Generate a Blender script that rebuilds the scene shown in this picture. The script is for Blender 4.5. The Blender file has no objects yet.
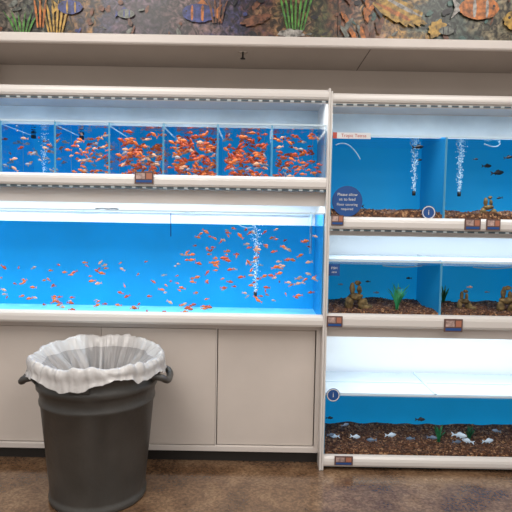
import bpy, bmesh, math, random
from mathutils import Vector, Matrix, noise
R = random.Random(7)
scene = bpy.context.scene
scene.view_settings.view_transform = 'Standard'
COL = scene.collection
FLOOR = -0.02

# ------------------------------------------------------------------ materials
def mat(name, col, rough=0.5, metal=0.0, spec=0.5, emis=None, estr=0.0, noise_amt=0.0, nscale=8.0, bump=0.0, bscale=60.0):
    m = bpy.data.materials.new(name); m.use_nodes = True
    nt = m.node_tree; b = nt.nodes['Principled BSDF']
    b.inputs['Base Color'].default_value = (*col, 1)
    b.inputs['Roughness'].default_value = rough
    b.inputs['Metallic'].default_value = metal
    b.inputs['Specular IOR Level'].default_value = spec
    if emis:
        b.inputs['Emission Color'].default_value = (*emis, 1)
        b.inputs['Emission Strength'].default_value = estr
    tc = nt.nodes.new('ShaderNodeTexCoord')
    if noise_amt > 0:
        n = nt.nodes.new('ShaderNodeTexNoise'); n.inputs['Scale'].default_value = nscale; n.inputs['Detail'].default_value = 6
        nt.links.new(tc.outputs['Object'], n.inputs['Vector'])
        r = nt.nodes.new('ShaderNodeValToRGB')
        r.color_ramp.elements[0].position = 0.3; r.color_ramp.elements[1].position = 0.7
        r.color_ramp.elements[0].color = tuple(c*(1-noise_amt) for c in col)+(1,)
        r.color_ramp.elements[1].color = tuple(min(1, c*(1+noise_amt)) for c in col)+(1,)
        nt.links.new(n.outputs['Fac'], r.inputs['Fac']); nt.links.new(r.outputs['Color'], b.inputs['Base Color'])
    if bump > 0:
        n2 = nt.nodes.new('ShaderNodeTexNoise'); n2.inputs['Scale'].default_value = bscale; n2.inputs['Detail'].default_value = 4
        nt.links.new(tc.outputs['Object'], n2.inputs['Vector'])
        bp = nt.nodes.new('ShaderNodeBump'); bp.inputs['Strength'].default_value = bump; bp.inputs['Distance'].default_value = 0.01
        nt.links.new(n2.outputs['Fac'], bp.inputs['Height']); nt.links.new(bp.outputs['Normal'], b.inputs['Normal'])
    return m

def clear_mat(name, tint, blend, rough=0.02, gcol=(1, 1, 1), bump=0):
    m = bpy.data.materials.new(name); m.use_nodes = True
    nt = m.node_tree; nt.nodes.clear()
    o = nt.nodes.new('ShaderNodeOutputMaterial'); mx = nt.nodes.new('ShaderNodeMixShader')
    t = nt.nodes.new('ShaderNodeBsdfTransparent'); g = nt.nodes.new('ShaderNodeBsdfGlossy')
    lw = nt.nodes.new('ShaderNodeLayerWeight'); lw.inputs['Blend'].default_value = blend
    t.inputs['Color'].default_value = (*tint, 1); g.inputs['Roughness'].default_value = rough
    g.inputs['Color'].default_value = (*gcol, 1)
    if bump:
        tc = nt.nodes.new('ShaderNodeTexCoord'); n2 = nt.nodes.new('ShaderNodeTexNoise'); n2.inputs['Scale'].default_value = 14
        bp = nt.nodes.new('ShaderNodeBump'); bp.inputs['Strength'].default_value = bump; bp.inputs['Distance'].default_value = 0.02
        nt.links.new(tc.outputs['Object'], n2.inputs['Vector']); nt.links.new(n2.outputs['Fac'], bp.inputs['Height']); nt.links.new(bp.outputs['Normal'], g.inputs['Normal'])
    nt.links.new(lw.outputs['Fresnel'], mx.inputs['Fac']); nt.links.new(t.outputs[0], mx.inputs[1]); nt.links.new(g.outputs[0], mx.inputs[2])
    nt.links.new(mx.outputs[0], o.inputs['Surface'])
    return m

def translucent_mat(name, col, alpha, **k):
    m = mat(name, col, 0.4, **k)
    m.node_tree.nodes['Principled BSDF'].inputs['Alpha'].default_value = alpha
    return m

M_cream = mat('laminate_cream', (0.64, 0.595, 0.56), 0.45, noise_amt=0.04, nscale=3)
M_door = mat('laminate_door', (0.595, 0.54, 0.495), 0.5, noise_amt=0.07, nscale=2.5)
M_trim = mat('trim_plastic', (0.66, 0.635, 0.61), 0.3)
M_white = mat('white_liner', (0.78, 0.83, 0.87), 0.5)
M_linerdim = mat('dimmed_liner', (0.50, 0.61, 0.69), 0.5, noise_amt=0.16, nscale=4)  # white liner with the weaker light of the upper bays put into its colour
M_wall = mat('wall_paint', (0.56, 0.495, 0.44), 0.8, noise_amt=0.04, nscale=2)
M_soffit = mat('soffit_paint', (0.38, 0.335, 0.30), 0.8, noise_amt=0.05, nscale=3)
M_black = mat('black_plastic', (0.012, 0.012, 0.014), 0.5)
M_gap = mat('dark_gap', (0.05, 0.04, 0.035), 0.7)
M_kick = mat('kick_rubber', (0.02, 0.017, 0.015), 0.5)
M_blue = mat('blue_backing_glow', (0.0, 0.31, 0.71), 0.6, emis=(0.0, 0.31, 0.67), estr=0.32, noise_amt=0.12, nscale=2.2)  # self-glow added to keep the backing bright; the panel is no lamp
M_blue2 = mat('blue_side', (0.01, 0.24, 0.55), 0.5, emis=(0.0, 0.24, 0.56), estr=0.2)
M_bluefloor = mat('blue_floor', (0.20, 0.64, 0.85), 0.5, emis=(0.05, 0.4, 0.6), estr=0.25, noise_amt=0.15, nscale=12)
M_glass = clear_mat('glass', (0.97, 0.985, 0.99), 0.06)
M_divglass = clear_mat('divider_glass', (0.66, 0.86, 0.96), 0.12)
M_water = clear_mat('water_surface', (0.9, 0.96, 0.98), 0.45, 0.05, (.85, .93, 1), bump=0.5)
M_lid = translucent_mat('lid_plastic', (0.66, 0.76, 0.84), 0.6)
M_rim = mat('tank_rim', (0.55, 0.68, 0.76), 0.25)
M_edge = mat('tank_edge', (0.10, 0.38, 0.60), 0.25)
M_tube = mat('lamp_tube', (1, 1, 1), 0.4, emis=(0.9, 0.97, 1.0), estr=3.0)
M_air = translucent_mat('airline_tube', (0.55, 0.78, 0.9), 0.7)
M_bubble = mat('bubbles', (0.8, 0.93, 1.0), 0.2, emis=(0.4, 0.75, 1.0), estr=0.3)
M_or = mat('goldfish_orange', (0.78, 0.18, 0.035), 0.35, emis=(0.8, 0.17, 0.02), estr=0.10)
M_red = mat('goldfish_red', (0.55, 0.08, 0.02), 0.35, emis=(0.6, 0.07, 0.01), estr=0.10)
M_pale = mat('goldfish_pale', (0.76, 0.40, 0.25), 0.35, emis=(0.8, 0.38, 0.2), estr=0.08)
M_faint = mat('goldfish_silver', (0.42, 0.37, 0.38), 0.35)
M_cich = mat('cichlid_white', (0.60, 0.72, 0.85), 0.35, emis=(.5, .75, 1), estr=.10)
M_grey = mat('cichlid_grey', (0.16, 0.24, 0.36), 0.35)
M_dark = mat('fish_dark', (0.015, 0.02, 0.035), 0.4)
M_eye = mat('fish_eye', (0.005, 0.005, 0.005), 0.2)
M_plant = mat('plant_green', (0.04, 0.34, 0.14), 0.5, noise_amt=.5, nscale=30)
M_plantd = mat('plant_dark', (0.02, 0.16, 0.07), 0.5, noise_amt=.5, nscale=30)
M_rock = mat('ornament_rock', (0.17, 0.115, 0.045), 0.8, noise_amt=0.8, nscale=34, bump=0.6, bscale=50)
M_labelw = mat('label_white', (0.65, 0.66, 0.68), 0.5)
M_labelb = mat('label_blue', (0.01, 0.07, 0.26), 0.4)
M_labelbr = mat('label_brown', (0.12, 0.065, 0.055), 0.5)
M_labelr = mat('label_red', (0.45, 0.07, 0.05), 0.5)
M_labelt = mat('label_tan', (0.42, 0.30, 0.27), 0.5, noise_amt=.5, nscale=60)
M_labelo = mat('label_orange', (.40, .16, .10), .5)
M_can = mat('can_plastic', (0.056, 0.054, 0.050), 0.42, noise_amt=0.25, nscale=5, bump=0.2, bscale=25)
M_chrome = mat('chrome', (0.6, 0.55, 0.5), 0.25, metal=1)
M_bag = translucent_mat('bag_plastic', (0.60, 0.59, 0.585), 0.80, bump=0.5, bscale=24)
M_bagin = translucent_mat('bag_inner_shaded', (0.42, 0.41, 0.41), 0.72, bump=0.6, bscale=20)  # greyer version of the bag plastic, with the shade inside the can painted in
for m_ in (M_bag, M_bagin): m_.node_tree.nodes['Principled BSDF'].inputs['Roughness'].default_value = .22

def pebble_mat():
    m = mat('gravel', (0.1, 0.06, 0.04), 0.7)
    nt = m.node_tree; b = nt.nodes['Principled BSDF']
    tc = nt.nodes.new('ShaderNodeTexCoord'); v = nt.nodes.new('ShaderNodeTexVoronoi'); v.inputs['Scale'].default_value = 110
    r = nt.nodes.new('ShaderNodeValToRGB'); e = r.color_ramp.elements
    e[0].color = (0.030, 0.013, 0.007, 1); e[1].color = (0.50, 0.28, 0.14, 1); e[1].position = 0.97
    x = e.new(0.45); x.color = (0.11, 0.042, 0.018, 1)
    x = e.new(0.80); x.color = (0.21, 0.09, 0.04, 1)
    sp = nt.nodes.new('ShaderNodeSeparateColor')
    nt.links.new(tc.outputs['Object'], v.inputs['Vector']); nt.links.new(v.outputs['Color'], sp.inputs[0])
    nt.links.new(sp.outputs[0], r.inputs['Fac']); nt.links.new(r.outputs['Color'], b.inputs['Base Color'])
    return m
M_gravel = pebble_mat()

def dash_mat():
    m = mat('tick_strip', (0.7, 0.7, 0.7), 0.4)
    nt = m.node_tree; b = nt.nodes['Principled BSDF']
    tc = nt.nodes.new('ShaderNodeTexCoord'); s = nt.nodes.new('ShaderNodeSeparateXYZ')
    a = nt.nodes.new('ShaderNodeMath'); a.operation = 'MULTIPLY'; a.inputs[1].default_value = 18.0
    f = nt.nodes.new('ShaderNodeMath'); f.operation = 'FRACT'
    g = nt.nodes.new('ShaderNodeMath'); g.operation = 'GREATER_THAN'; g.inputs[1].default_value = 0.35
    mx = nt.nodes.new('ShaderNodeMix'); mx.data_type = 'RGBA'
    mx.inputs[6].default_value = (0.45, 0.50, 0.52, 1); mx.inputs[7].default_value = (0.05, 0.08, 0.10, 1)
    nt.links.new(tc.outputs['Object'], s.inputs[0]); nt.links.new(s.outputs['X'], a.inputs[0]); nt.links.new(a.outputs[0], f.inputs[0])
    nt.links.new(f.outputs[0], g.inputs[0]); nt.links.new(g.outputs[0], mx.inputs[0]); nt.links.new(mx.outputs[2], b.inputs['Base Color'])
    return m
M_dash = dash_mat()

def floor_mat():
    m = mat('stained_concrete', (0.2, 0.1, 0.05), 0.22)
    nt = m.node_tree; b = nt.nodes['Principled BSDF']
    tc = nt.nodes.new('ShaderNodeTexCoord')
    n = nt.nodes.new('ShaderNodeTexNoise'); n.inputs['Scale'].default_value = 3.2; n.inputs['Detail'].default_value = 10; n.inputs['Roughness'].default_value = 0.68
    r = nt.nodes.new('ShaderNodeValToRGB'); e = r.color_ramp.elements
    e[0].position = 0.32; e[0].color = (0.065, 0.036, 0.022, 1); e[1].position = 0.70; e[1].color = (0.28, 0.18, 0.105, 1)
    x = e.new(0.5); x.color = (0.155, 0.090, 0.050, 1)
    n2 = nt.nodes.new('ShaderNodeTexNoise'); n2.inputs['Scale'].default_value = 75; n2.inputs['Detail'].default_value = 3
    r3 = nt.nodes.new('ShaderNodeValToRGB'); r3.color_ramp.elements[0].position = .42; r3.color_ramp.elements[1].position = .60
    r3.color_ramp.elements[0].color = (.25, .23, .22, 1); r3.color_ramp.elements[1].color = (.70, .69, .68, 1)
    mx = nt.nodes.new('ShaderNodeMix'); mx.data_type = 'RGBA'; mx.blend_type = 'OVERLAY'; mx.inputs[0].default_value = 0.5
    nt.links.new(tc.outputs['Object'], n.inputs['Vector']); nt.links.new(tc.outputs['Object'], n2.inputs['Vector'])
    nt.links.new(n2.outputs['Fac'], r3.inputs['Fac'])
    nt.links.new(n.outputs['Fac'], r.inputs['Fac']); nt.links.new(r.outputs['Color'], mx.inputs[6]); nt.links.new(r3.outputs['Color'], mx.inputs[7])
    nt.links.new(mx.outputs[2], b.inputs['Base Color'])
    r2 = nt.nodes.new('ShaderNodeMapRange'); r2.inputs['From Min'].default_value = .3; r2.inputs['From Max'].default_value = .7; r2.inputs['To Min'].default_value = 0.06; r2.inputs['To Max'].default_value = 0.30
    nt.links.new(n.outputs['Fac'], r2.inputs[0]); nt.links.new(r2.outputs[0], b.inputs['Roughness'])
    bp = nt.nodes.new('ShaderNodeBump'); bp.inputs['Strength'].default_value = 0.04; bp.inputs['Distance'].default_value = 0.01
    nt.links.new(n2.outputs['Fac'], bp.inputs['Height']); nt.links.new(bp.outputs['Normal'], b.inputs['Normal'])
    b.inputs['Coat Weight'].default_value = 0.5; b.inputs['Coat Roughness'].default_value = 0.10
    return m
M_floor = floor_mat()

def mural_mat():
    m = mat('reef_print', (0.2, 0.2, 0.2), 0.35)
    nt = m.node_tree; b = nt.nodes['Principled BSDF']; N = nt.nodes.new; L = nt.links.new
    tc = N('ShaderNodeTexCoord')
    sx = N('ShaderNodeSeparateXYZ'); L(tc.outputs['Object'], sx.inputs[0])
    n0 = N('ShaderNodeTexNoise'); n0.inputs['Scale'].default_value = 7; n0.inputs['Detail'].default_value = 9; n0.inputs['Roughness'].default_value = .7
    L(tc.outputs['Object'], n0.inputs['Vector'])
    a = N('ShaderNodeMath'); a.operation = 'MULTIPLY_ADD'; a.inputs[1].default_value = 1.1; L(n0.outputs['Fac'], a.inputs[0]); L(sx.outputs['X'], a.inputs[2])
    mr = N('ShaderNodeMapRange'); mr.inputs['From Min'].default_value = -1.05; mr.inputs['From Max'].default_value = 2.05; L(a.outputs[0], mr.inputs[0])
    r = N('ShaderNodeValToRGB'); e = r.color_ramp.elements
    stops = [(0.0, (.03, .025, .02)), (.10, (.18, .16, .13)), (.16, (.02, .04, .03)), (.21, (.26, .14, .04)), (.25, (.03, .04, .08)), (.30, (.12, .08, .11)), (.36, (.02, .02, .03)), (.41, (.17, .11, .11)),
             (.46, (.025, .03, .10)), (.51, (.09, .04, .03)), (.56, (.24, .14, .07)), (.60, (.06, .08, .03)), (.66, (.16, .06, .03)), (.71, (.26, .17, .12)), (.75, (.38, .22, .05)), (.80, (.11, .14, .11)), (.86, (.05, .08, .07)), (.93, (.22, .19, .12)), (1.0, (.07, .10, .085))]
    e[0].position = 0; e[0].color = (*stops[0][1], 1); e[1].position = 1; e[1].color = (*stops[-1][1], 1)
    for p, c in stops[1:-1]:
        x = e.new(p); x.color = (*c, 1)
    L(mr.outputs[0], r.inputs['Fac'])
    v = N('ShaderNodeTexVoronoi'); v.inputs['Scale'].default_value = 38
    n1 = N('ShaderNodeTexNoise'); n1.inputs['Scale'].default_value = 26; n1.inputs['Detail'].default_value = 6; n1.inputs['Distortion'].default_value = 1.5
    L(tc.outputs['Object'], v.inputs['Vector']); L(tc.outputs['Object'], n1.inputs['Vector'])
    rr = N('ShaderNodeValToRGB'); rr.color_ramp.elements[0].color = (1, 1, 1, 1); rr.color_ramp.elements[1].color = (.12, .12, .15, 1); rr.color_ramp.elements[1].position = .7
    L(v.outputs['Distance'], rr.inputs['Fac'])
    r2 = N('ShaderNodeValToRGB'); r2.color_ramp.elements[0].position = .40; r2.color_ramp.elements[1].position = .66
    r2.color_ramp.elements[0].color = (.10, .10, .12, 1); r2.color_ramp.elements[1].color = (2.2, 2.1, 2.0, 1)
    L(n1.outputs['Fac'], r2.inputs['Fac'])
    m1 = N('ShaderNodeMix'); m1.data_type = 'RGBA'; m1.blend_type = 'MULTIPLY'; m1.inputs[0].default_value = .55; L(r.outputs['Color'], m1.inputs[6]); L(rr.outputs['Color'], m1.inputs[7])
    m2 = N('ShaderNodeMix'); m2.data_type = 'RGBA'; m2.blend_type = 'MULTIPLY'; m2.inputs[0].default_value = .9; L(m1.outputs[2], m2.inputs[6]); L(r2.outputs['Color'], m2.inputs[7])
    L(m2.outputs[2], b.inputs['Base Color'])
    return m

# ------------------------------------------------------------------ mesh helpers
def empty(name, parent=None, loc=(0, 0, 0)):
    o = bpy.data.objects.new(name, None); o.empty_display_size = 0.05; o.location = loc
    COL.objects.link(o)
    if parent: o.parent = parent
    return o

def mesh_obj(name, V, F, mats, parent=None, midx=None, smooth=False):
    me = bpy.data.meshes.new(name); me.from_pydata([tuple(v) for v in V], [], F); me.update()
    if not isinstance(mats, (list, tuple)): mats = [mats]
    for m in mats: me.materials.append(m)
    if midx: me.polygons.foreach_set('material_index', midx)
    if smooth: me.polygons.foreach_set('use_smooth', [True]*len(me.polygons))
    o = bpy.data.objects.new(name, me); COL.objects.link(o)
    if parent: o.parent = parent
    return o

def box(name, x0, x1, y0, y1, z0, z1, m, parent=None, bev=0.0):
    V = [(x, y, z) for x in (x0, x1) for y in (y0, y1) for z in (z0, z1)]
    F = [(0, 1, 3, 2), (4, 6, 7, 5), (0, 4, 5, 1), (2, 3, 7, 6), (0, 2, 6, 4), (1, 5, 7, 3)]
    o = mesh_obj(name, V, F, m, parent)
    if bev > 0:
        b = o.modifiers.new('bevel', 'BEVEL'); b.width = bev; b.segments = 3
    return o

def quad(name, V, m, parent=None):
    return mesh_obj(name, V, [(0, 1, 2, 3)], m, parent)

def extrude_x(name, prof, x0, x1, m, parent=None, smooth=False):
    n = len(prof)
    V = [(x0, y, z) for y, z in prof]+[(x1, y, z) for y, z in prof]
    F = [(i, (i+1) % n, n+(i+1) % n, n+i) for i in range(n)]
    F += [tuple(range(n-1, -1, -1)), tuple(range(n, 2*n))]
    return mesh_obj(name, V, F, m, parent)

def rail(name, x0, x1, z0, z1, m, parent, yo=-0.035, yi=0.0):
    h = z1-z0; a = min(0.014, h*0.3)
    prof = [(yi, z0), (yo+a, z0), (yo+a*0.4, z0+a*0.2), (yo, z0+a), (yo, z1-2*a), (yo+a*0.3, z1-a), (yo+a*1.1, z1-a*0.25), (yo+2*a, z1), (yi, z1)]
    return extrude_x(name, prof, x0, x1, m, parent)

def tube(name, pts, r, m, parent=None, res=6):
    c = bpy.data.curves.new(name, 'CURVE'); c.dimensions = '3D'; c.bevel_depth = r; c.bevel_resolution = 2; c.resolution_u = res
    s = c.splines.new('NURBS'); s.points.add(len(pts)-1); s.use_endpoint_u = True; s.order_u = 3
    for p, q in zip(s.points, pts): p.co = (*q, 1)
    c.materials.append(m); c.use_fill_caps = True
    o = bpy.data.objects.new(name, c); COL.objects.link(o)
    if parent: o.parent = parent
    return o

def text(name, s, x, y, z, size, m, parent=None):
    c = bpy.data.curves.new(name, 'FONT'); c.body = s; c.size = size; c.align_x = 'CENTER'; c.align_y = 'CENTER'; c.extrude = 0.0002
    c.materials.append(m)
    o = bpy.data.objects.new(name, c); o.location = (x, y, z); o.rotation_euler = (math.pi/2, 0, 0); COL.objects.link(o)
    if parent: o.parent = parent
    return o

_t = (1+5**.5)/2
ICO = [Vector(v).normalized() for v in [(-1, _t, 0), (1, _t, 0), (-1, -_t, 0), (1, -_t, 0), (0, -1, _t), (0, 1, _t), (0, -1, -_t), (0, 1, -_t), (_t, 0, -1), (_t, 0, 1), (-_t, 0, -1), (-_t, 0, 1)]]
ICOF = [(0, 11, 5), (0, 5, 1), (0, 1, 7), (0, 7, 10), (0, 10, 11), (1, 5, 9), (5, 11, 4), (11, 10, 2), (10, 7, 6), (7, 1, 8), (3, 9, 4), (3, 4, 2), (3, 2, 6), (3, 6, 8), (3, 8, 9), (4, 9, 5), (2, 4, 11), (6, 2, 10), (8, 6, 7), (9, 8, 1)]

def blobs(name, items, m, parent=None, smooth=False):
    V, F = [], []
    for (p, sx, sy, sz, a) in items:
        b = len(V); ca, sa = math.cos(a), math.sin(a)
        for v in ICO:
            x, y, z = v.x*sx, v.y*sy, v.z*sz
            V.append((p[0]+x*ca-y*sa, p[1]+x*sa+y*ca, p[2]+z))
        F += [tuple(b+i for i in f) for f in ICOF]
    return mesh_obj(name, V, F, m, parent, smooth=smooth)

def fish_template(deep=1.0):
    V, F, I = [], [], []
    st = [(-.30, .040), (-.2, .068), (-.08, .115), (.06, .155), (.2, .165), (.32, .135), (.42, .085), (.48, .035)]
    n = 8
    for x, h in st:
        for k in range(n):
            a = 2*math.pi*k/n
            V.append((x, math.cos(a)*h*.6, math.sin(a)*h*deep))
    for i in range(len(st)-1):
        for k in range(n):
            F.append((i*n+k, i*n+(k+1) % n, (i+1)*n+(k+1) % n, (i+1)*n+k)); I.append(0)
    c = len(V); V.append((.505, 0, -.005))
    for k in range(n): F.append(((len(st)-1)*n+k, (len(st)-1)*n+(k+1) % n, c)); I.append(0)
    def fin(pts, f):
        b = len(V); V.extend(pts); F.append(tuple(b+i for i in f)); I.append(1)
    fin([(-.28, 0, .03), (-.40, .01, .12), (-.52, .02, .17), (-.43, .01, 0)], (0, 1, 2, 3))
    fin([(-.28, 0, -.03), (-.43, .01, 0), (-.52, .02, -.17), (-.40, .01, -.12)], (0, 1, 2, 3))
    fin([(-.28, 0, .03), (-.43, .01, 0), (-.28, 0, -.03)], (0, 1, 2))
    fin([(.22, 0, .155*deep), (.10, 0, .24*deep), (-.08, 0, .18*deep), (-.12, 0, .09*deep)], (0, 1, 2, 3))
    fin([(-.05, 0, -.11*deep), (-.16, 0, -.18*deep), (-.18, 0, -.06*deep)], (0, 1, 2))
    fin([(.18, .07, -.10*deep), (.06, .13, -.18*deep), (.08, .06, -.11*deep)], (0, 1, 2))
    fin([(.18, -.07, -.10*deep), (.06, -.13, -.18*deep), (.08, -.06, -.11*deep)], (0, 1, 2))
    for s in (-1, 1):
        b = len(V); cx, cy, cz, r = .385, s*.055, .03*deep, .022
        V.extend([(cx+r, cy, cz), (cx-r, cy, cz), (cx, cy, cz+r), (cx, cy, cz-r), (cx, cy+s*r, cz)])
        for f in [(0, 2, 4), (2, 1, 4), (1, 3, 4), (3, 0, 4)]: F.append(tuple(b+i for i in f)); I.append(2)
    return V, F, I
FT = fish_template(1.0)

def school(name, items, mats, parent=None):
    V, F, I = [], [], []
    TV, TF, TI = FT
    eye = len(mats)-1
    for (x, y, z, L, yaw, pit, mi) in items:
        M = Matrix.Translation((x, y, z)) @ Matrix.Rotation(yaw, 4, 'Z') @ Matrix.Rotation(pit, 4, 'Y') @ Matrix.Scale(L, 4)
        b = len(V)
        bend = R.uniform(-.25, .25)
        for v in TV:
            w = Vector((v[0], v[1]+bend*v[0]*v[0]*(1 if v[0] < 0 else .2), v[2]))
            V.append(tuple(M @ w))
        F += [tuple(b+i for i in f) for f in TF]
        I += [mi if t < 2 else eye for t in TI]
    return mesh_obj(name, V, F, mats, parent, midx=I, smooth=True)

def rand_fish(n, x0, x1, y0, y1, z0, z1, L0, L1, weights, zb=None):
    it = []
    for i in range(n):
        L = R.uniform(L0, L1)
        u = R.random(); w = R.random()
        if zb: w = zb(w)
        x = x0+L*.5+(x1-x0-L)*u; z = z0+L*.2+(z1-z0-L*.45)*w
        y = R.uniform(y0+L*.5, y1-L*.5)
        yaw = R.choice([0, math.pi])+R.gauss(0, .6)
        it.append((x, y, z, L, yaw, R.gauss(0, .35), R.choices(range(len(weights)), weights)[0]))
    return it

# ------------------------------------------------------------------ room
box('floor', -4.5, 4.5, -6, 0.8, FLOOR-0.05, FLOOR, M_floor)
box('wall_back', -4.5, 4.5, 0.50, 0.6, FLOOR, 3.4, M_wall)
box('ceiling', -4.5, 4.5, -6, 0.8, 3.4, 3.45, mat('ceiling_tile', (0.6, 0.58, 0.55), 0.9))
sof = empty('soffit')
box('soffit_box', -4.5, 4.5, 0.075, 0.498, 2.283, 3.39, M_soffit, sof)
extrude_x('fascia_board', [(0.074, 2.283), (0.05, 2.283), (0.045, 2.29), (0.045, 2.325), (0.05, 2.333), (0.074, 2.333)], -4.5, 4.5, M_cream, sof)
box('ceiling_seam', 0.60, 0.603, 0.08, 0.49, 2.281, 2.283, M_gap, sof)
box('wall_pilaster', -4.5, -1.62, 0.40, 0.499, 2.045, 2.282, M_wall)

sp = empty('fire_sprinkler')
def lathe(name, prof, cx, cy, m, parent=None, n=48, smooth=True):
    V, F = [], []
    for r, z in prof:
        for k in range(n):
            a = 2*math.pi*k/n; V.append((cx+r*math.cos(a), cy+r*math.sin(a), z))
    for i in range(len(prof)-1):
        for k in range(n):
            F.append((i*n+k, i*n+(k+1) % n, (i+1)*n+(k+1) % n, (i+1)*n+k))
    return mesh_obj(name, V, F, m, parent, smooth=smooth)
lathe('escutcheon', [(0.001, 2.275), (0.02, 2.277), (0.028, 2.2825)], -0.093, 0.17, M_chrome, sp)
lathe('head', [(0.001, 2.245), (0.014, 2.246), (0.014, 2.25), (0.005, 2.252), (0.005, 2.277)], -0.093, 0.17, M_black, sp)

# mural
mur = empty('reef_mural')
MM = mural_mat()
box('print_panel_1', -2.7, 0.416, 0.066, 0.0745, 2.334, 3.2, MM, mur)
box('print_panel_2', 0.419, 2.7, 0.066, 0.0745, 2.334, 3.2, MM, mur)
def pm(n, c): return mat(n, c, 0.4, noise_amt=0.8, nscale=45)
P_or = pm('print_orange', (0.36, 0.115, 0.02)); P_ye = pm('print_yellow', (0.33, 0.20, 0.035)); P_bl = pm('print_blue', (0.03, 0.04, 0.15))
P_wh = pm('print_white', (0.28, 0.27, 0.25)); P_gr = pm('print_green', (0.055, 0.18, 0.03)); P_bk = pm('print_black', (0.010, 0.010, 0.015)); P_br = pm('print_brown', (0.13, 0.05, 0.025))
P_gy = pm('print_grey', (0.11, 0.12, 0.105)); P_te = pm('print_teal', (0.045, 0.10, 0.09))
LAY = [0.0655]
def pshape(pts, m, wob=0.18):
    LAY[0] -= 0.00008
    cx = sum(p[0] for p in pts)/len(pts); cz = sum(p[1] for p in pts)/len(pts)
    V = []
    n = len(pts)
    for i in range(n):
        a, b = pts[i], pts[(i+1) % n]
        for k in range(3):
            x = a[0]+(b[0]-a[0])*k/3; z = a[1]+(b[1]-a[1])*k/3
            d = 1+wob*noise.noise(Vector((x*60, z*60, LAY[0]*900)))
            V.append((cx+(x-cx)*d, LAY[0], cz+(z-cz)*d))
    V.append((cx, LAY[0], cz)); c = len(V)-1
    mesh_obj('print_shape', V, [(i, (i+1) % c, c) for i in range(c)], m, mur)
def pell(cx, cz, a, b, m, rot=0, n=16, wob=.35):
    pshape([(cx+a*math.cos(t)*math.cos(rot)-b*math.sin(t)*math.sin(rot), cz+a*math.cos(t)*math.sin(rot)+b*math.sin(t)*math.cos(rot)) for t in [2*math.pi*i/n for i in range(n)]], m, wob)
def pfish(cx, cz, L, body, stripe, d=1):
    pshape([(cx-d*L*.35, cz), (cx-d*L*.62, cz+L*.24), (cx-d*L*.54, cz), (cx-d*L*.62, cz-L*.24)], stripe, .1)
    pshape([(cx+d*L*.1, cz+L*.2), (cx-d*L*.1, cz+L*.38), (cx-d*L*.32, cz+L*.12)], stripe, .1)
    pell(cx, cz, L*.45, L*.25, body, wob=.08)
    pell(cx+d*L*.18, cz, L*.035, L*.21, stripe, wob=.2); pell(cx-d*L*.1, cz, L*.04, L*.22, stripe, wob=.2)
    pell(cx+d*L*.33, cz+L*.05, L*.03, L*.03, P_bk, wob=0)
def pplant(cx, cz, h, n, m, w=0.009):
    for i in range(n):
        o = (i-(n-1)/2)*0.014; l = (i-(n-1)/2)*0.026
        pshape([(cx+o-w/2, cz), (cx+o+l*.4-w*.7, cz+h*.5), (cx+o+l, cz+h*R.uniform(.8, 1.1)), (cx+o+l*.4+w*.7, cz+h*.5), (cx+o+w/2, cz)], m, .1)
for i in range(110):
    cx = R.uniform(-1.6, 1.6); pell(cx, R.uniform(2.34, 2.56), R.uniform(.006, .03), R.uniform(.004, .016), R.choice([P_bl if cx < .4 else P_te, P_gy, P_bk, P_br if cx < .8 else P_te, P_bk, P_br, P_gy]), R.uniform(0, 3))
pplant(-1.10, 2.334, .22, 6, P_ye); pplant(-1.28, 2.334, .12, 6, P_gr); pfish(-1.02, 2.47, .15, P_bl, P_ye, 1); pplant(-1.18, 2.36, .2, 3, P_or)
pfish(-.33, 2.45, .20, P_bl, P_or, -1); pplant(-.23, 2.40, .16, 4, P_br)
pfish(-.72, 2.44, .10, P_gy, P_bl, 1)
pplant(.19, 2.37, .26, 7, P_gr); pell(.17, 2.352, .07, .022, P_wh)
pell(-.02, 2.42, .08, .025, P_br, .3)
for i in range(16): pell(.43+R.random()*.22, R.uniform(2.35, 2.55), .04, .012, R.choice([P_br, P_br, P_bk, P_or, P_gy]), R.uniform(1, 2.2))
pell(.74, 2.48, .15, .06, P_ye, -.45, wob=.25); pell(.72, 2.47, .11, .012, P_or, -.45); pell(.76, 2.50, .11, .010, P_wh, -.45)
pell(.95, 2.39, .05, .04, P_ye, .8)
pfish(1.17, 2.50, .24, P_or, P_wh, 1); pfish(1.0, 2.38, .09, P_gy, P_bk, -1)
pfish(1.42, 2.44, .26, P_ye, P_br, -1)

# ------------------------------------------------------------------ racks
LX0, LX1 = -2.55, 0.367
RX0, RX1 = 0.391, 2.24
rack = empty('aquarium_rack')
box('side_panel_right', 0.367, 0.379, -0.035, 0.47, FLOOR, 2.045, M_trim, rack, 0.003)
box('side_panel_left', -2.562, -2.55, -0.035, 0.47, FLOOR, 2.045, M_trim, rack, 0.003)
box('back_liner', LX0, LX1, 0.455, 0.468, 0.06, 1.50, M_white, rack)
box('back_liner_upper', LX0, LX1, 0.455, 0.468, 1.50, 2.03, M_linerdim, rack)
box('top_board', LX0, LX1, 0.0, 0.455, 2.024, 2.036, M_cream, rack)
rail('top_rail', LX0, LX1, 1.985, 2.042, M_trim, rack)
box('top_rail_lip', LX0, LX1, -0.02, -0.002, 1.970, 1.986, M_cream, rack)
box('tick_strip_1', LX0, LX1, -0.024, -0.0202, 1.973, 1.982, M_dash, rack)
box('shelf_upper', LX0, LX1, 0.0, 0.455, 1.507, 1.526, M_white, rack)
rail('shelf_rail_upper', LX0, LX1, 1.516, 1.582, M_trim, rack)
box('tick_strip_2', LX0, LX1, -0.03, -0.004, 1.507, 1.515, M_dash, rack)
box('valance', LX0, LX1, 0.02, 0.03, 1.428, 1.505, M_cream, rack)
box('shelf_lower', LX0, LX1, 0.0, 0.455, 0.775, 0.795, M_cream, rack)
rail('shelf_rail_lower', LX0, LX1, 0.775, 0.84, M_trim, rack)
box('cabinet_back', LX0, LX1, 0.062, 0.07, 0.06, 0.774, M_gap, rack)
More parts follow.
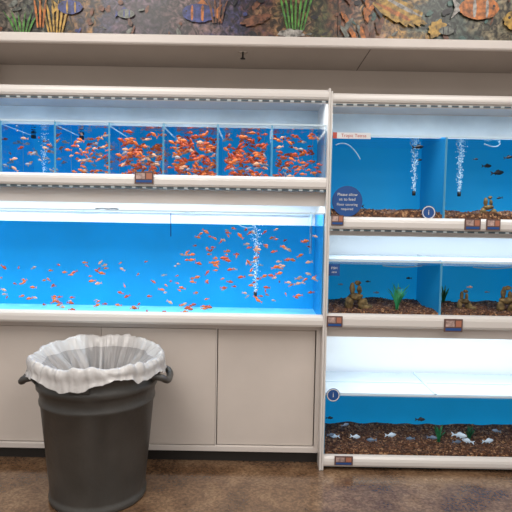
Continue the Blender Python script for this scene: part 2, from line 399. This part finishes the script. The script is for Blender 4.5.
box('cabinet_top_rail', LX0, LX1, 0.03, 0.062, 0.745, 0.774, M_cream, rack, 0.002)
box('cabinet_bottom_rail', LX0, LX1, 0.03, 0.062, 0.05, 0.08, M_cream, rack, 0.002)
box('cabinet_stile', 0.343, LX1, 0.03, 0.062, 0.08, 0.745, M_cream, rack, 0.002)
for i, (a, b) in enumerate([(-2.55, -1.70), (-1.697, -0.852), (-0.849, -0.213), (-0.203, 0.338)]):
    box('door_%d' % (i+1), a, b, 0.036+(i % 2)*0.010, 0.060, 0.084, 0.741, M_door, rack, 0.003)
box('door_track_stile', -0.212, -0.207, 0.034, 0.060, 0.08, 0.745, M_cream, rack)
box('kick_plate', LX0, LX1, 0.07, 0.08, FLOOR, 0.06, M_kick, rack)

rack2 = empty('aquarium_rack')
box('side_panel_left', 0.380, 0.391, -0.035, 0.47, FLOOR, 2.03, M_trim, rack2, 0.003)
box('side_panel_right', 2.24, 2.252, -0.035, 0.47, FLOOR, 2.03, M_trim, rack2, 0.003)
box('back_liner', RX0, RX1, 0.455, 0.468, FLOOR, 1.30, M_white, rack2)
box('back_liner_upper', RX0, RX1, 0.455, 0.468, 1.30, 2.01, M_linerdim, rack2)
box('top_board', RX0, RX1, 0.0, 0.455, 2.012, 2.022, M_cream, rack2)
rail('top_rail', RX0, RX1, 1.975, 2.026, M_trim, rack2)
box('top_rail_lip', RX0, RX1, -0.02, -0.002, 1.956, 1.976, M_cream, rack2)
box('tick_strip_1', RX0, RX1, -0.024, -0.0202, 1.960, 1.969, M_dash, rack2)
for i, (a, b) in enumerate([(1.308, 1.375), (0.776, 0.85), (0.0, 0.06)]):
    rail('shelf_rail_%d' % (i+1), RX0, RX1, a, b, M_trim, rack2)
    if i < 2:
        box('shelf_%d' % (i+1), RX0, RX1, 0.0, 0.455, a, a+0.018, M_white, rack2)
        box('valance_%d' % (i+1), RX0, RX1, 0.02, 0.03, a-(0.035 if i == 0 else 0.06), a, M_cream, rack2)
        if i == 0: box('tick_strip_2', RX0, RX1, -0.025, -0.004, a-0.010, a-0.001, M_dash, rack2)
box('shelf_3', RX0, RX1, 0.0, 0.455, 0.0, 0.012, M_cream, rack2)
box('kick_plate', RX0, RX1, 0.01, 0.02, FLOOR, 0.0, M_kick, rack2)

def lamp(parent, x0, x1, z, power, y=0.2, w=0.2, col=(0.93, 0.98, 1.0)):
    box('lamp_housing', x0+.03, x1-.03, y-w/2, y+w/2, z+0.004, z+0.016, M_white, parent)
    V = []; n = 10
    for x in (x0+.05, x1-.05):
        for k in range(n): V.append((x, y+.007*math.cos(2*math.pi*k/n), z-.004+.007*math.sin(2*math.pi*k/n)))
    F = [(k, (k+1) % n, n+(k+1) % n, n+k) for k in range(n)]+[tuple(range(n)), tuple(range(n, 2*n))]
    mesh_obj('lamp_tube', V, F, M_tube, parent, smooth=True)
    L = bpy.data.lights.new('hood_light', 'AREA'); L.shape = 'RECTANGLE'; L.size = x1-x0-.1; L.size_y = w; L.energy = power; L.color = col
    o = bpy.data.objects.new('hood_light', L); o.location = ((x0+x1)/2, y, z-.013); COL.objects.link(o); o.parent = parent
lamp(rack, LX0, LX1, 2.008, 14, y=.055, w=.09)
lamp(rack, LX0, LX1, 1.486, 19, y=.14)
lamp(rack2, RX0, RX1, 1.995, 10, y=.055, w=.09)
lamp(rack2, RX0, RX1, 1.288, 5, y=.14)
lamp(rack2, RX0, RX1, 0.756, 6, y=.14)

# ------------------------------------------------------------------ tanks
def tank(x0, x1, z0, z1, wz, yb=0.42, lid=False, floor=None, glass_div=False, lids=()):
    t = empty('fish_tank')
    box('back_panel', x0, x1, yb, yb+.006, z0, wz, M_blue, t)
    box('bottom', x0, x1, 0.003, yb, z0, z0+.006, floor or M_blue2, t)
    if glass_div:
        quad('side_left', [(x0+.002, .004, z0+.006), (x0+.002, yb, z0+.006), (x0+.002, yb, z1), (x0+.002, .004, z1)], M_divglass, t)
    else:
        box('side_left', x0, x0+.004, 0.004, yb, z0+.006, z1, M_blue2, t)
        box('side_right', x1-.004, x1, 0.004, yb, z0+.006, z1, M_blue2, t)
    quad('front_glass', [(x0, 0.002, z0), (x1, 0.002, z0), (x1, 0.002, z1), (x0, 0.002, z1)], M_glass, t)
    box('rim_front', x0, x1, -0.002, 0.006, z1-.008, z1, M_rim, t)
    box('rim_back', x0, x1, yb-.004, yb+.006, z1-.008, z1, M_rim, t)
    box('corner_left', x0, x0+.004, -0.001, 0.004, z0, z1, M_edge, t)
    box('corner_right', x1-.003, x1, -0.001, 0.004, z0, z1, M_edge, t)
    quad('water', [(x0+.004, 0.004, wz), (x1-.004, 0.004, wz), (x1-.004, yb, wz), (x0+.004, yb, wz)], M_water, t)
    for (a, b) in lids:
        box('lid', a+.004, b-.004, 0.0, yb, z1+.001, z1+.006, M_lid, t)
        box('lid_hinge', a+.01, b-.01, .2, .207, z1+.006, z1+.011, M_rim, t)
        box('lid_edge', b-.010, b-.004, 0.0, yb, z1+.006, z1+.012, M_rim, t)
    return t
def gravel(t, x0, x1, z0, h, n, yb=0.42, r=0.008):
    g = int((x1-x0)/.02); gy = 14; V = []; F = []
    def hz(x, y): return z0+h+noise.noise(Vector((x*9, y*9, z0)))*h*.35+(y/yb)*h*.2
    for j in range(gy+1):
        for i in range(g+1):
            x = x0+.005+(x1-x0-.01)*i/g; y = .005+(yb-.006)*j/gy
            V.append((x, y, hz(x, y)))
    for j in range(gy):
        for i in range(g): F.append((j*(g+1)+i, j*(g+1)+i+1, (j+1)*(g+1)+i+1, (j+1)*(g+1)+i))
    b = len(V)
    for i in range(g+1): V.append((V[i][0], V[i][1], z0+.006))
    for i in range(g): F.append((i, b+i, b+i+1, i+1))
    mesh_obj('gravel_bed', V, F, M_gravel, t)
    it = []
    for k in range(n):
        x = R.uniform(x0+.012, x1-.012); y = .014+(yb-.027)*R.random()**1.2
        z = hz(x, y)
        if R.random() < .3: y = .014; z = R.uniform(z0+.012, z)
        s = r*R.uniform(.5, 1.1); it.append(((x, y, z+s*.2), s*R.uniform(.8, 1.3), s*.8, s*.7, R.uniform(0, 3)))
    blobs('gravel_pebbles', it, M_gravel, t)

def bubbles(t, x, y, z0, z1, n=150, spread=.012):
    it = []
    for k in range(n):
        f = R.random(); s = R.uniform(.0011, .0032)
        it.append(((x+R.gauss(0, spread*(.35+.65*f)), y+R.gauss(0, spread*.6), z0+(z1-z0)*f), s, s, s, 0))
    blobs('bubble_column', it, M_bubble, t, True)
    lathe('air_stone', [(0.001, z0+.0), (.010, z0+.0), (.010, z0-.025), (0.001, z0-.026)], x, y, M_black, t, 12)

GM = [M_or, M_red, M_pale, M_faint, M_eye]
edges = [0.364-.29*i for i in range(0, 11)]
fish_n = [95, 150, 190, 150, 78, 40, 34, 30, 30, 30]
for i in range(10):
    a, b = edges[i+1], edges[i]
    t = tank(a+.001, b-.001, 1.527, 1.862, 1.838, glass_div=True)
    tube('airline_tube', [(b-.035, .36, 1.86), (b-.035, .36, 1.80), (b-.035, .36, 1.62)], .0016, M_air, t)
    if i in (4, 5, 6): box('filter_intake', a+.012, a+.035, .36, .385, 1.815, 1.836, M_black, t, .003)
    W = [(5, 5, 1, 1), (4, 6, 1, .5), (5, 6, 1, .5), (5, 4, 2, .5), (6, 2, 3, 1), (2, 1, 2, 6)][min(i, 5)]
    big = i in (1, 2, 3)
    school('goldfish_school', rand_fish(fish_n[i], a+.006, b-.006, .008, .41, 1.575, 1.836, .034, .054 if big else .046, W), GM)
    if i == 5: bubbles(t, a+.135, .25, 1.60, 1.83, 200)
T = tank(LX0+.003, LX1-.003, 0.796, 1.392, 1.322, floor=M_bluefloor)
bubbles(T, 0.0, .2, .93, 1.32, 300, .016)
tube('airline_tube', [(-.10, .1, 1.32), (-.06, .1, 1.30), (-.01, .15, 1.31), (0.01, .2, 1.26), (0.0, .2, .93)], .0022, M_air, T)
tube('return_pipe', [(.33, .36, 1.40), (.33, .36, 1.30), (.33, .36, 1.15)], .008, M_air, T)
tube('return_pipe', [(-.52, .36, 1.38), (-.52, .36, 1.30), (-.52, .36, 1.24)], .003, M_labelb, T)
tube('power_cord', [(-.90, .1, 1.396), (-.87, .12, 1.402), (-.83, .1, 1.396), (-.80, .1, 1.40), (-.77, .1, 1.396)], .0035, M_black, T)
box('top_brace', -1.10, -1.06, 0.006, .42, 1.384, 1.391, M_rim, T)
box('top_brace', -.42, -.38, 0.006, .42, 1.384, 1.391, M_rim, T)
items = rand_fish(130, -.48, .355, .02, .41, .87, 1.31, .028, .050, (6, 4, 3, .5), zb=lambda w: w**.95)
items += rand_fish(70, -1.55, -.40, .02, .41, .84, 1.10, .024, .044, (6, 3, 2, .5), zb=lambda w: w**1.2)
items += rand_fish(50, -2.5, -1.5, .02, .41, .83, 1.20, .022, .040, (6, 3, 2, .5))
items += rand_fish(26, -1.5, -.25, .02, .41, .806, .85, .034, .052, (7, 4, 1, 0))
school('goldfish_school', items, GM)

rx = [0.394, 1.008, 1.622, 2.236]
R1, R2 = [], []
for i in range(3):
    a, b = rx[i], rx[i+1]-.002
    t = tank(a, b, 1.327, 1.815, 1.80); gravel(t, a, b, 1.327, .075, 600, r=.007); R1.append(t)
    t = tank(a, b, 0.795, 1.14, 1.118, lids=[(a, b)]); gravel(t, a, b, .795, .062, 900, r=.007); R2.append(t)
T3 = tank(rx[0], rx[3]-.002, 0.013, 0.40, 0.385, lids=[(rx[0], rx[1]), (rx[1], rx[2]), (rx[2], rx[3]-.002)]); gravel(T3, rx[0], rx[3]-.002, .013, .055, 5000, r=.0075)
bubbles(R1[0], .90, .2, 1.53, 1.80, 260)
bubbles(R1[1], 1.16, .2, 1.53, 1.80, 320)
tube('airline_tube', [(.42, .03, 1.76), (.46, .03, 1.78), (.53, .05, 1.74), (.56, .06, 1.69)], .0028, M_air, R1[0])
tube('airline_tube', [(.86, .2, 1.81), (.89, .2, 1.78), (.9, .2, 1.70), (.9, .2, 1.52)], .002, M_air, R1[0])
tube('airline_tube', [(1.13, .2, 1.80), (1.15, .2, 1.78), (1.16, .2, 1.70), (1.16, .2, 1.52)], .002, M_air, R1[1])
tube('airline_tube', [(1.25, .1, 1.79), (1.32, .1, 1.76), (1.36, .15, 1.80)], .003, M_air, R1[1])
for tt, xx, zz in ((R2[0], .8, 1.11), (R2[1], 1.3, 1.11)):
    tube('airline_tube', [(xx-.1, .05, zz), (xx, .06, zz-.015), (xx+.12, .06, zz+.002)], .003, M_air, tt)

def plant(name, x, y, z, h, n, spread, m=M_plant):
    V, F = [], []
    for i in range(n):
        a = R.uniform(0, 6.28); l = R.uniform(.6, 1)*h; s = R.uniform(.3, 1)*spread; w = .007
        b = len(V)
        for k in range(7):
            t = k/6; rr = s*t**1.6; ww = w*(1-t**2)+.0008
            cx, cy, cz = x+math.cos(a)*rr, y+math.sin(a)*rr, z+l*t*(1-.2*t)
            V += [(cx-math.sin(a+.6)*ww, cy+math.cos(a+.6)*ww, cz), (cx+math.sin(a+.6)*ww, cy-math.cos(a+.6)*ww, cz)]
        for k in range(6): F.append((b+2*k, b+2*k+1, b+2*k+3, b+2*k+2))
    return mesh_obj(name, V, F, m)
plant('aquarium_plant', 1.04, .12, 1.395, .11, 16, .03, M_plantd)
plant('aquarium_plant', .80, .10, .858, .185, 30, .075)
plant('aquarium_plant', 1.13, .3, .862, .15, 16, .035, M_plantd)
plant('aquarium_plant', 1.09, .17, .07, .13, 22, .05)
plant('aquarium_plant', 1.28, .2, .07, .11, 18, .04, M_plantd)

def ornament(name, parts, m=M_rock):
    bm = bmesh.new()
    for (x, y, z, sx, sy, sz) in parts:
        r = bmesh.ops.create_icosphere(bm, subdivisions=3, radius=1, matrix=Matrix.Translation((x, y, z)) @ Matrix.Diagonal((sx, sy, sz, 1)))
        for v in r['verts']:
            d = noise.noise(v.co*45)*.35+noise.noise(v.co*110)*.15
            c = Vector((x, y, z)); v.co = c+(v.co-c)*(1+d)
    me = bpy.data.meshes.new(name); bm.to_mesh(me); bm.free(); me.materials.append(m)
    for p in me.polygons: p.use_smooth = True
    o = bpy.data.objects.new(name, me); COL.objects.link(o); return o
def cave(x, y, z, s):
    ornament('rock_cave_ornament', [(x-.035*s, y, z+.02*s, .02*s, .02*s, .035*s), (x+.03*s, y, z+.018*s, .025*s, .022*s, .03*s), (x-.005*s, y, z+.055*s, .034*s, .022*s, .018*s),
             (x-.022*s, y, z+.09*s, .013*s, .014*s, .032*s), (x+.012*s, y, z+.085*s, .011*s, .012*s, .024*s), (x+.004*s, y, z+.12*s, .016*s, .01*s, .012*s), (x+.045*s, y-.01, z+.006*s, .03*s, .025*s, .014*s)])
cave(.575, .12, .86, 1.2); cave(1.20, .15, .86, .85); cave(1.42, .1, .86, 1.1)
cave(1.30, .12, 1.395, .85)

def one(name, x, y, z, L, yaw, pit, m):
    school(name, [(x, y, z, L, yaw, pit, 0)], [m, M_eye])
for (x, z, L, yaw, m) in [(.47, .12, .06, 2.6, M_cich), (.44, .14, .05, .5, M_grey), (.585, .125, .065, .3, M_cich), (.68, .105, .06, 2.9, M_grey), (.79, .13, .07, .2, M_cich), (1.02, .13, .06, -.4, M_grey), (1.17, .15, .085, -.5, M_cich), (1.22, .12, .07, 2.9, M_cich), (1.35, .105, .075, .2, M_cich), (1.17, .10, .055, .1, M_grey), (.90, .12, .05, 2.9, M_grey), (.52, .20, .05, .3, M_grey), (1.38, .18, .05, 3.0, M_grey)]:
    one('white_cichlid' if m is M_cich else 'grey_cichlid', x, R.uniform(.06, .11), z, L, yaw, R.uniform(-.2, .2), m)
one('dark_cichlid', .96, .12, .22, .06, 0, 0, M_dark)
one('dark_cichlid', .45, .2, .19, .045, 0, 0, M_dark)
for (x, z, L) in [(.595, 1.44, .065), (.89, 1.77, .065), (.93, 1.71, .035), (1.35, 1.69, .06), (1.41, 1.65, .08), (1.39, 1.72, .05), (1.22, 1.71, .03), (1.40, 1.50, .035)]:
    one('black_tetra', x, R.uniform(.08, .3), z, L, R.choice([0, 3.1]), R.uniform(-.2, .2), M_dark)
for (x, z, L) in [(.72, .93, .035), (.91, 1.02, .035), (.50, .98, .03), (1.25, .98, .035), (1.36, .95, .03), (.66, 1.0, .03), (.85, .96, .03)]:
    one('small_fish', x, R.uniform(.2, .3), z, L, R.choice([0, 3.1]), 0, R.choice([M_pale, M_dark, M_grey]))

# ------------------------------------------------------------------ labels
def tag(x, z, w=.055, h=.05, y=-.042):
    e = empty('price_tag')
    box('holder', x-w/2, x+w/2, y, y+.006, z-h/2, z+h/2, M_labelbr, e, .001)
    box('card', x-w*.42, x+w*.05, y-.001, y, z-h*.1, z+h*.38, M_labelt, e)
    box('card_strip', x-w*.42, x+w*.42, y-.001, y, z-h*.4, z-h*.2, M_labelb, e)
    box('card_price', x+w*.12, x+w*.42, y-.001, y, z-h*.1, z+h*.38, M_labelo, e)
tag(-.60, 1.562, .10, .062)
tag(.43, 1.355, .065, .055); tag(1.15, 1.345, .085, .06); tag(1.26, 1.345, .075, .06)
tag(.43, .81, .085, .06); tag(1.07, .80, .10, .07)
tag(.50, .04, .10, .05)
def disc(name, x, z, r, y=-.004, inner=None, lines=()):
    e = empty(name)
    lathe('disc', [(0.0005, 0), (r, 0)], 0, 0, M_labelb, e, 40, False)
    if inner == 'ring': lathe('ring', [(r*.78, .0006), (r*.92, .0006)], 0, 0, M_labelw, e, 40, False)
    e.location = (x, y, z); e.rotation_euler = (math.pi/2, 0, 0)
    for s, dz, sz in lines:
        o = text('lettering', s, 0, dz, .001, sz, M_labelw, e); o.rotation_euler = (0, 0, 0)
disc('info_decal', .485, 1.458, .082, lines=[('Please allow', .035, .022), ('us to feed', .010, .022), ('Floor covering', -.018, .019), ('required', -.042, .019)])
disc('round_sticker', .925, 1.405, .038, inner='ring', lines=[('i', 0, .04)])
disc('round_sticker', .438, .395, .038, y=-.006, inner='ring', lines=[('i', 0, .04)])
sg = empty('tank_label'); box('plate', .398, .60, -.006, -.001, 1.790, 1.822, M_labelw, sg); text('lettering', 'Tropic Tetras', .51, -.0065, 1.806, .024, M_labelr, sg)
box('stripe', .398, .42, -.0065, -.006, 1.790, 1.822, M_labelr, sg)
sg = empty('tank_label'); box('plate', .396, .455, -.006, -.001, 1.055, 1.118, M_labelb, sg); text('lettering', 'FISH', .425, -.0065, 1.096, .018, M_labelw, sg); text('lettering', 'care', .425, -.0065, 1.075, .016, M_labelw, sg)

# ------------------------------------------------------------------ trash can
CX, CY = -0.765, -0.31
can = empty('trash_can')
z0 = FLOOR
prof = [(0.001, z0+.012), (.205, z0+.012), (.214, z0), (.228, z0), (.234, z0+.008), (.234, z0+.028), (.228, z0+.034), (.229, z0+.05), (.269, .46), (.275, .465), (.276, .478), (.271, .483), (.277, .535), (.287, .54), (.289, .565), (.283, .57), (.286, .62), (.300, .625), (.305, .635), (.305, .655), (.300, .66), (.290, .66), (.284, .64), (.270, .5), (.212, .02), (.001, .018)]
lathe('body', prof, CX, CY, M_can, can, 96)
for s, ang in ((0, math.radians(188)), (1, math.radians(2))):
    er = Vector((math.cos(ang), math.sin(ang), 0)); et = Vector((-math.sin(ang), math.cos(ang), 0)); c = Vector((CX, CY, 0))
    P = lambda t, r, z: tuple(c+er*r+et*t+Vector((0, 0, z)))
    tube('handle_%d' % (s+1), [P(-.085, .275, .595), P(-.085, .325, .59), P(-.065, .345, .568), P(0, .348, .560), P(.065, .345, .568), P(.085, .325, .59), P(.085, .275, .595)], .017, M_can, can, 10)
    Vb = [P(-.085, .270, .55), P(.085, .270, .55), P(.085, .300, .58), P(-.085, .300, .58), P(-.085, .275, .640), P(.085, .275, .640), P(.085, .318, .630), P(-.085, .318, .630)]
    ob = mesh_obj('handle_bracket', Vb, [(3, 2, 1, 0), (4, 5, 6, 7), (0, 1, 5, 4), (1, 2, 6, 5), (2, 3, 7, 6), (3, 0, 4, 7)], M_can, can)
    bv = ob.modifiers.new('b', 'BEVEL'); bv.width = .008; bv.segments = 3
box('nameplate', CX-.045, CX+.045, CY-.292, CY-.275, .572, .600, M_can, can, .003)

# liner bag : stuffed inside, folded over the rim, thin hem outside
N = 360
prof = [(.05, .06), (.13, .08), (.165, .16), (.185, .26), (.20, .36), (.215, .46), (.235, .55), (.258, .615), (.276, .655), (.290, .683), (.301, .690), (.312, .686), (.320, .674), (.3235, .660), (.3225, .648), (.322, .638), (.325, .628), (.329, .620), (.331, .614)]
V, F, I = [], [], []
K = len(prof)
for i, (r, z) in enumerate(prof):
    for k in range(N):
        a = 2*math.pi*k/N
        nx, ny = math.cos(a), math.sin(a)
        n1 = noise.noise(Vector((nx*2.2, ny*2.2, z*2.5)))
        n2 = noise.noise(Vector((nx*7, ny*7, z*3+5)))
        n3 = noise.noise(Vector((nx*18, ny*18, z*4+9)))
        nd = noise.noise(Vector((nx*14+z*14, ny*14-z*12, z*12)))
        ne = noise.noise(Vector((nx*2.0, ny*2.0, 3.3)))
        if i < 9:
            f = min(1, max(0, (.70-z)*5))
            dr = -abs(n1)*.18*f-abs(n2)*.09*f-abs(n3)*.030*f
            dz = 0
        else:
            dr = max(-.004, n2*.008+n3*.006+nd*.007)
            dz = (n1*.014+n2*.012+n3*.004) if i < 13 else (ne*.05+n2*.014+n3*.006)*(i-12)/6
            if i < 13: dz += .022*max(0, ny)
        V.append((CX+(r+dr)*nx, CY+(r+dr)*ny, z+dz))
for i in range(K-1):
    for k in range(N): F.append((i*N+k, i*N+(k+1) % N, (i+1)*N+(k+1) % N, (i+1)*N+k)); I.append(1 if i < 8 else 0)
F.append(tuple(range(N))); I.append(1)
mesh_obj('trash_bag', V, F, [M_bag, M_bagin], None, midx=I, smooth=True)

# ------------------------------------------------------------------ room lights
def area(name, loc, rot, sx, sy, e, col):
    L = bpy.data.lights.new(name, 'AREA'); L.shape = 'RECTANGLE'; L.size = sx; L.size_y = sy; L.energy = e; L.color = col
    o = bpy.data.objects.new(name, L); o.location = loc; o.rotation_euler = rot; COL.objects.link(o); return o
WC = (1.0, .94, .885)
area('ceiling_light', (-1.2, -2.0, 3.35), (0, 0, 0), 1.2, 2.5, 80, WC)
area('ceiling_light', (1.4, -2.0, 3.35), (0, 0, 0), 1.2, 2.5, 64, WC)
area('ceiling_light', (0, -4.8, 3.35), (0, 0, 0), 6, 1.2, 95, WC)
w = bpy.data.worlds.new('store_ambient'); scene.world = w; w.use_nodes = True
w.node_tree.nodes['Background'].inputs[0].default_value = (1.0, .94, .89, 1); w.node_tree.nodes['Background'].inputs[1].default_value = 0.52

# ------------------------------------------------------------------ camera
cam = bpy.data.cameras.new('camera'); cam.sensor_width = 36; cam.lens = 36*540/512; cam.clip_start = .05
co = bpy.data.objects.new('camera', cam); COL.objects.link(co)
co.matrix_world = Matrix.Translation((0, -2.92, 1.349)) @ Matrix.Rotation(math.pi/2-math.radians(3.82), 4, 'X') @ Matrix.Rotation(math.radians(1.0), 4, 'Z')
scene.camera = co
